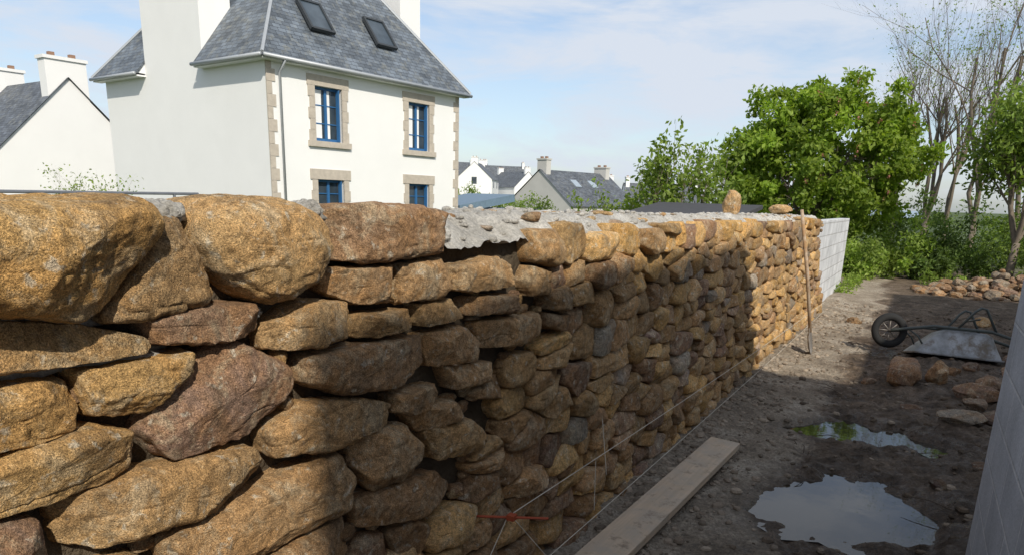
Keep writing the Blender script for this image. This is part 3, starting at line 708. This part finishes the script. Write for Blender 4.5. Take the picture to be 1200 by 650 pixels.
# ------------------------------------------------------------------ vegetation
def leafmat(name,c1,c2,tr=.35):
    m=M(name,.55,.3); r,g_,b,_=m.attr()
    c=m.mix(r,c1,c2); c=m.mix(1,c,m.gray(g_),'MULTIPLY'); m.color(c)
    t=m.n.new('ShaderNodeBsdfTranslucent'); m.link(m.mix(1,c,(1.3,1.35,.6),'MULTIPLY'),t.inputs[0])
    mx=m.n.new('ShaderNodeMixShader'); mx.inputs[0].default_value=tr; m.link(m.b.outputs[0],mx.inputs[1]); m.link(t.outputs[0],mx.inputs[2])
    m.link(mx.outputs[0],m.n['Material Output'].inputs[0]); return m.mat
def leaves(mb,P_,size,rng,asp=.5,outc=None,tint=None):
    n=len(P_); d=rng.normal(0,1,(n,3)); d[:,2]-=.3; d/=np.linalg.norm(d,axis=1)[:,None]
    nn=rng.normal(0,1,(n,3))+np.array([0,0,.7])
    if outc is not None: o=P_-outc; nn+=1.0*o/(np.linalg.norm(o,axis=1)[:,None]+1e-6)
    s=np.cross(d,nn); s/=np.linalg.norm(s,axis=1)[:,None]+1e-9
    up=np.cross(s,d)
    L=size*rng.uniform(.6,1.3,n)[:,None]; W_=L*asp*.5
    a=P_; b=P_+d*L*.5+s*W_+up*L*.08; c=P_+d*L; e=P_+d*L*.5-s*W_+up*L*.08
    V=np.stack([a,b,c,e],1).reshape(-1,3); f=np.arange(n)[:,None]*4+np.array([0,1,2,3])
    col=np.column_stack([rng.random(n),rng.uniform(.7,1.2,n) if tint is None else tint*rng.uniform(.8,1.2,n),np.zeros(n)])
    mb.add(V,f,np.repeat(col,4,axis=0))
def ball(n,rng,p=.45):
    v=rng.normal(0,1,(n,3)); v/=np.linalg.norm(v,axis=1)[:,None]; return v*(rng.random(n)**p)[:,None]
def grow(mb,p,d,L,r,lev,rng,tips,spread=.7,up=.15,nch=(3,5),nseg=5,kr=.6,kl=.62,sides=6):
    pts=[p];ds=[d];
    for i in range(nseg):
        d=d+rng.normal(0,.13,3)+np.array([0,0,up*.3]); d/=np.linalg.norm(d); p=p+d*L/nseg; pts.append(p);ds.append(d)
    rad=np.linspace(r,r*.45,nseg+1)
    mb.tube(pts,rad,max(3,sides),cap=False)
    if lev==0: tips.extend(pts[1:]); return
    for k in range(rng.integers(nch[0],nch[1]+1)):
        t=rng.uniform(.35,1.0); i=min(nseg,int(t*nseg)); a=rng.normal(0,1,3); a-=ds[i]*np.dot(a,ds[i]); a/=np.linalg.norm(a)
        nd=ds[i]+a*spread*rng.uniform(.6,1.3)+np.array([0,0,up]); nd/=np.linalg.norm(nd)
        grow(mb,pts[i],nd,L*kl*rng.uniform(.8,1.2),rad[i]*kr,lev-1,rng,tips,spread,up,nch,max(3,nseg-1),kr,kl,sides-1)
BARK=simple('bark',(.17,.14,.11),.9,.1,.4,8)
ct=empty('chestnut_tree'); r_=np.random.default_rng(3)
tb=MB(); tips=[]
for a in range(6):
    grow(tb,np.array([-2.9,22.,.9]),np.array([math.cos(a)*.6,math.sin(a)*.6,1.]),1.7,.09,3,r_,tips,.7,.1)
tb.tube([(-2.9,22,-.1),(-2.88,22,.9)],[.2,.16],10); tb.build('trunk_and_branches',BARK,True,ct)
lf=MB(); cc=np.array([-2.9,22.,2.85]); rad=np.array([2.65,2.4,2.25])
for i in range(300):
    v=r_.normal(0,1,3); v/=np.linalg.norm(v); lob=1+.07*math.sin(v[0]*6+v[2]*5+1)+.05*math.sin(v[2]*9+v[1]*7)-.05*max(0,v[2])*abs(v[0])
    q=cc+v*rad*r_.uniform(.6,1.0)*lob
    if q[2]<.4: continue
    rr=r_.uniform(.18,.46); n=int(175*(rr/.4)**1.5)
    Pq=q+ball(n,r_,.5)*rr*np.array([1,1,.75]); leaves(lf,Pq,.15,r_,.6,cc,np.full(n,r_.uniform(.75,1.35)))
lf.build('leaves',leafmat('chestnut_leaves',(.15,.24,.026),(.26,.34,.05),.5),False,ct,True)
fl=MB()
for i in range(26):
    v=r_.normal(0,1,3); v[0]=abs(v[0])*.8;v[1]=-abs(v[1]); v/=np.linalg.norm(v); q=cc+v*rad*1.0
    if q[2]<1.5: continue
    leaves(fl,q+ball(9,r_)*np.array([.04,.04,.10]),.05,r_,.8)
fl.build('flower_spikes',leafmat('pink_flowers',(.35,.14,.1),(.45,.22,.16)),False,ct,True)
LG=leafmat('light_leaves',(.16,.25,.035),(.26,.33,.08),.5); DG=leafmat('dark_leaves',(.07,.12,.024),(.125,.185,.04),.4)
def leafy_tree(name,base,h,spr,nl,size,mat,seed,lev=3,r0=.05,stems=3,jit=.12,nch=(3,4),up=.35,trunk=0,kr=.6,kl=.62):
    e=empty(name); r_=np.random.default_rng(seed); tb=MB(); tips=[]; base=np.array(base,float)
    if trunk: tb.tube([base,base+np.array([.03,0,trunk])],[r0*1.6,r0*1.3],8)
    for k in range(stems):
        a=k*2*math.pi/stems+r_.uniform(0,1); grow(tb,base+np.array([0,0,trunk]),np.array([math.cos(a)*spr,math.sin(a)*spr,1.]),h*.5,r0,lev,r_,tips,.6,up,nch,kr=kr,kl=kl)
    tb.build('trunk_and_branches',BARK,True,e)
    if nl:
        T=np.array(tips); idx=r_.integers(0,len(T),nl); lf=MB(); Pq=T[idx]+r_.normal(0,jit,(nl,3)); leaves(lf,Pq,size,r_,.5); lf.build('leaves',mat,False,e,True)
    return e
leafy_tree('young_tree',(-5.5,17.0,0),3.9,.3,1500,.15,LG,21,2,.035,5,.09,up=.5)
leafy_tree('young_tree',(-4.5,17.5,0),3.6,.35,1500,.15,LG,22,2,.035,5,.09,up=.5)
leafy_tree('young_tree',(-7.0,18.5,-.4),3.2,.4,1500,.15,LG,23,2,.035,5,.09,up=.5)
for k,(x,y,h) in enumerate([(-1.4,36,8.5),(-.2,34,9.5),(1.4,32,12),(2.6,30,11),(3.9,31,12),(.6,38,10)]):
    leafy_tree('bare_tree',(x,y,-.3),h,.16,900,.1,LG,40+k,4,.085,3,.2,(3,4),.35,trunk=1.5,kr=.55,kl=.66)
LM=leafmat('mid_leaves',(.13,.205,.03),(.21,.285,.055),.45)
leafy_tree('leafy_tree',(1.75,20,0),4.2,.6,9500,.13,LM,60,3,.06,4,.22,(3,5),.25,trunk=1.0)
leafy_tree('leafy_tree',(3.4,24,0),5.0,.5,7000,.14,LM,61,3,.07,4,.25,(3,5),.25,trunk=1.0)
def bush(name,clumps,size,mat,seed,dens=420):
    r_=np.random.default_rng(seed); mb=MB()
    for (x,y,z,rx,ry,rz_) in clumps:
        for j in range(16):
            v=r_.normal(0,1,3);v/=np.linalg.norm(v); q=np.array([x,y,z])+v*np.array([rx,ry,rz_])*r_.uniform(.4,1.05)
            n=int(dens/14*4); leaves(mb,q+ball(n,r_,.5)*min(rx,rz_)*r_.uniform(.3,.5),size*r_.uniform(.8,1.2),r_,.45,np.array([x,y,z]),np.full(n,r_.uniform(.6,1.35)))
    return mb.build(name,mat,False,None,True)
bush('bush',[(-1.1,19.5,.4,.7,.7,.6),(-.4,20.5,.6,.8,.7,.8),(-1.8,19.2,.6,.6,.6,.9),(-1.3,22.0,.9,1,.8,1.0),(-2.2,20.5,.9,.8,.8,1.0)],.12,LG,70)
bush('bush',[(.5,22.0,.8,.9,.8,1.0),(1.5,21.5,.6,.8,.7,.8),(.1,20.3,.4,.6,.5,.5)],.11,DG,71)
bush('bush',[(2.4,20.0,.6,.9,.8,.9),(3.4,20.5,.7,1,1,1),(2.3,23,.8,1.2,1,1.1)],.11,LM,72)
bush('hedge',[(-1.5+1.4*i,27+.3*i,.8,1.2,1,1.3) for i in range(8)],.14,DG,73,300)
bush('hedge',[(-12+1.5*i,30,.5+.1*(i%3),1.3,1,1.0) for i in range(7)],.14,DG,74,260)
bush('distant_trees',[(-33.5+1.7*i,46+.6*((i*5)%3),.4+.35*((i*7)%3)-.14*i,1.6,1.4,1.8) for i in range(6)],.22,LM,75,300)
bush('distant_trees',[(-90+9*i,135+3*i,-1.0,5,3,2.6) for i in range(22)],.7,DG,76,200)
bush('distant_trees',[(-75,70,0,4,3,4.5),(-62,50,0,4,3,4.5),(-58,38,1,3,3,4.5),(-53,27,1,3,3,5)],.5,DG,77,300)
bush('weeds',[(-1.3+.0*i,15.6+.6*i,.08,.18,.3,.16) for i in range(6)]+[(.2+.5*i,19.0+.1*i,.1,.3,.3,.22) for i in range(6)],.07,LG,78,60)
leafy_tree('bare_shrub',(-19.5,11.3,0),2.7,.7,700,.09,LG,80,3,.02,6,.1,(3,5),.2,kr=.5)
rl=MB(); rl.tube([(-12,4.2,1.50),(-12,9,1.54)],.025,6); 
for yy in (4.5,6.5,8.5): rl.tube([(-12,yy,0),(-12,yy,1.53)],.025,6)
rl.build('garden_fence',simple('grey_metal',(.15,.16,.18),.5))
se=MB(); v,f=grid(np.array([-2500,-300,2500.]),np.array([400,4000.]),lambda x,y:x*0-2.0); se.add(v,f); se.build('sea',simple('sea_water',(.25,.32,.38),.3))
# ------------------------------------------------------------------ light
sd=np.array([.75,-.66,math.tan(R(38))]); sd/=np.linalg.norm(sd)
sun=bpy.data.lights.new('sun','SUN'); sun.energy=4.4; sun.angle=R(.8); sun.color=(1,.93,.81)
so_=bpy.data.objects.new('sun',sun); sc.collection.objects.link(so_); so_.rotation_euler=Vector(sd).to_track_quat('Z','Y').to_euler(); so_.location=(20,-10,20)
wd=bpy.data.worlds.new('World'); sc.world=wd; wd.use_nodes=True; t=wd.node_tree; N=t.nodes; bg=N['Background']; bg.inputs[1].default_value=.15
sk=N.new('ShaderNodeTexSky'); sk.sky_type='NISHITA'; sk.sun_disc=False; sk.sun_elevation=R(38); sk.sun_rotation=math.atan2(.75,-.66); sk.air_density=1.0; sk.dust_density=1.2; sk.ozone_density=2.2
tc=N.new('ShaderNodeTexCoord'); mp=N.new('ShaderNodeMapping'); mp.inputs['Scale'].default_value=(1.2,1.2,4.6); mp.inputs['Location'].default_value=(.4,.2,0); t.links.new(tc.outputs['Generated'],mp.inputs[0])
nz=N.new('ShaderNodeTexNoise'); nz.inputs['Scale'].default_value=3.4; nz.inputs['Detail'].default_value=9; nz.inputs['Roughness'].default_value=.58; nz.inputs['Distortion'].default_value=.35; t.links.new(mp.outputs[0],nz.inputs['Vector'])
rp_=N.new('ShaderNodeValToRGB'); rp_.color_ramp.elements[0].position=.43; rp_.color_ramp.elements[0].color=(.30,.30,.30,1); rp_.color_ramp.elements[1].position=.60; rp_.color_ramp.elements[1].color=(.97,.97,.97,1); t.links.new(nz.outputs['Fac'],rp_.inputs[0])
mx=N.new('ShaderNodeMix'); mx.data_type='RGBA'; t.links.new(rp_.outputs[0],mx.inputs[0]); t.links.new(sk.outputs[0],mx.inputs[6]); mx.inputs[7].default_value=(4.7,5.1,5.75,1)
t.links.new(mx.outputs[2],bg.inputs[0])
sc.view_settings.view_transform='Standard'; sc.view_settings.look='None'; sc.view_settings.exposure=0
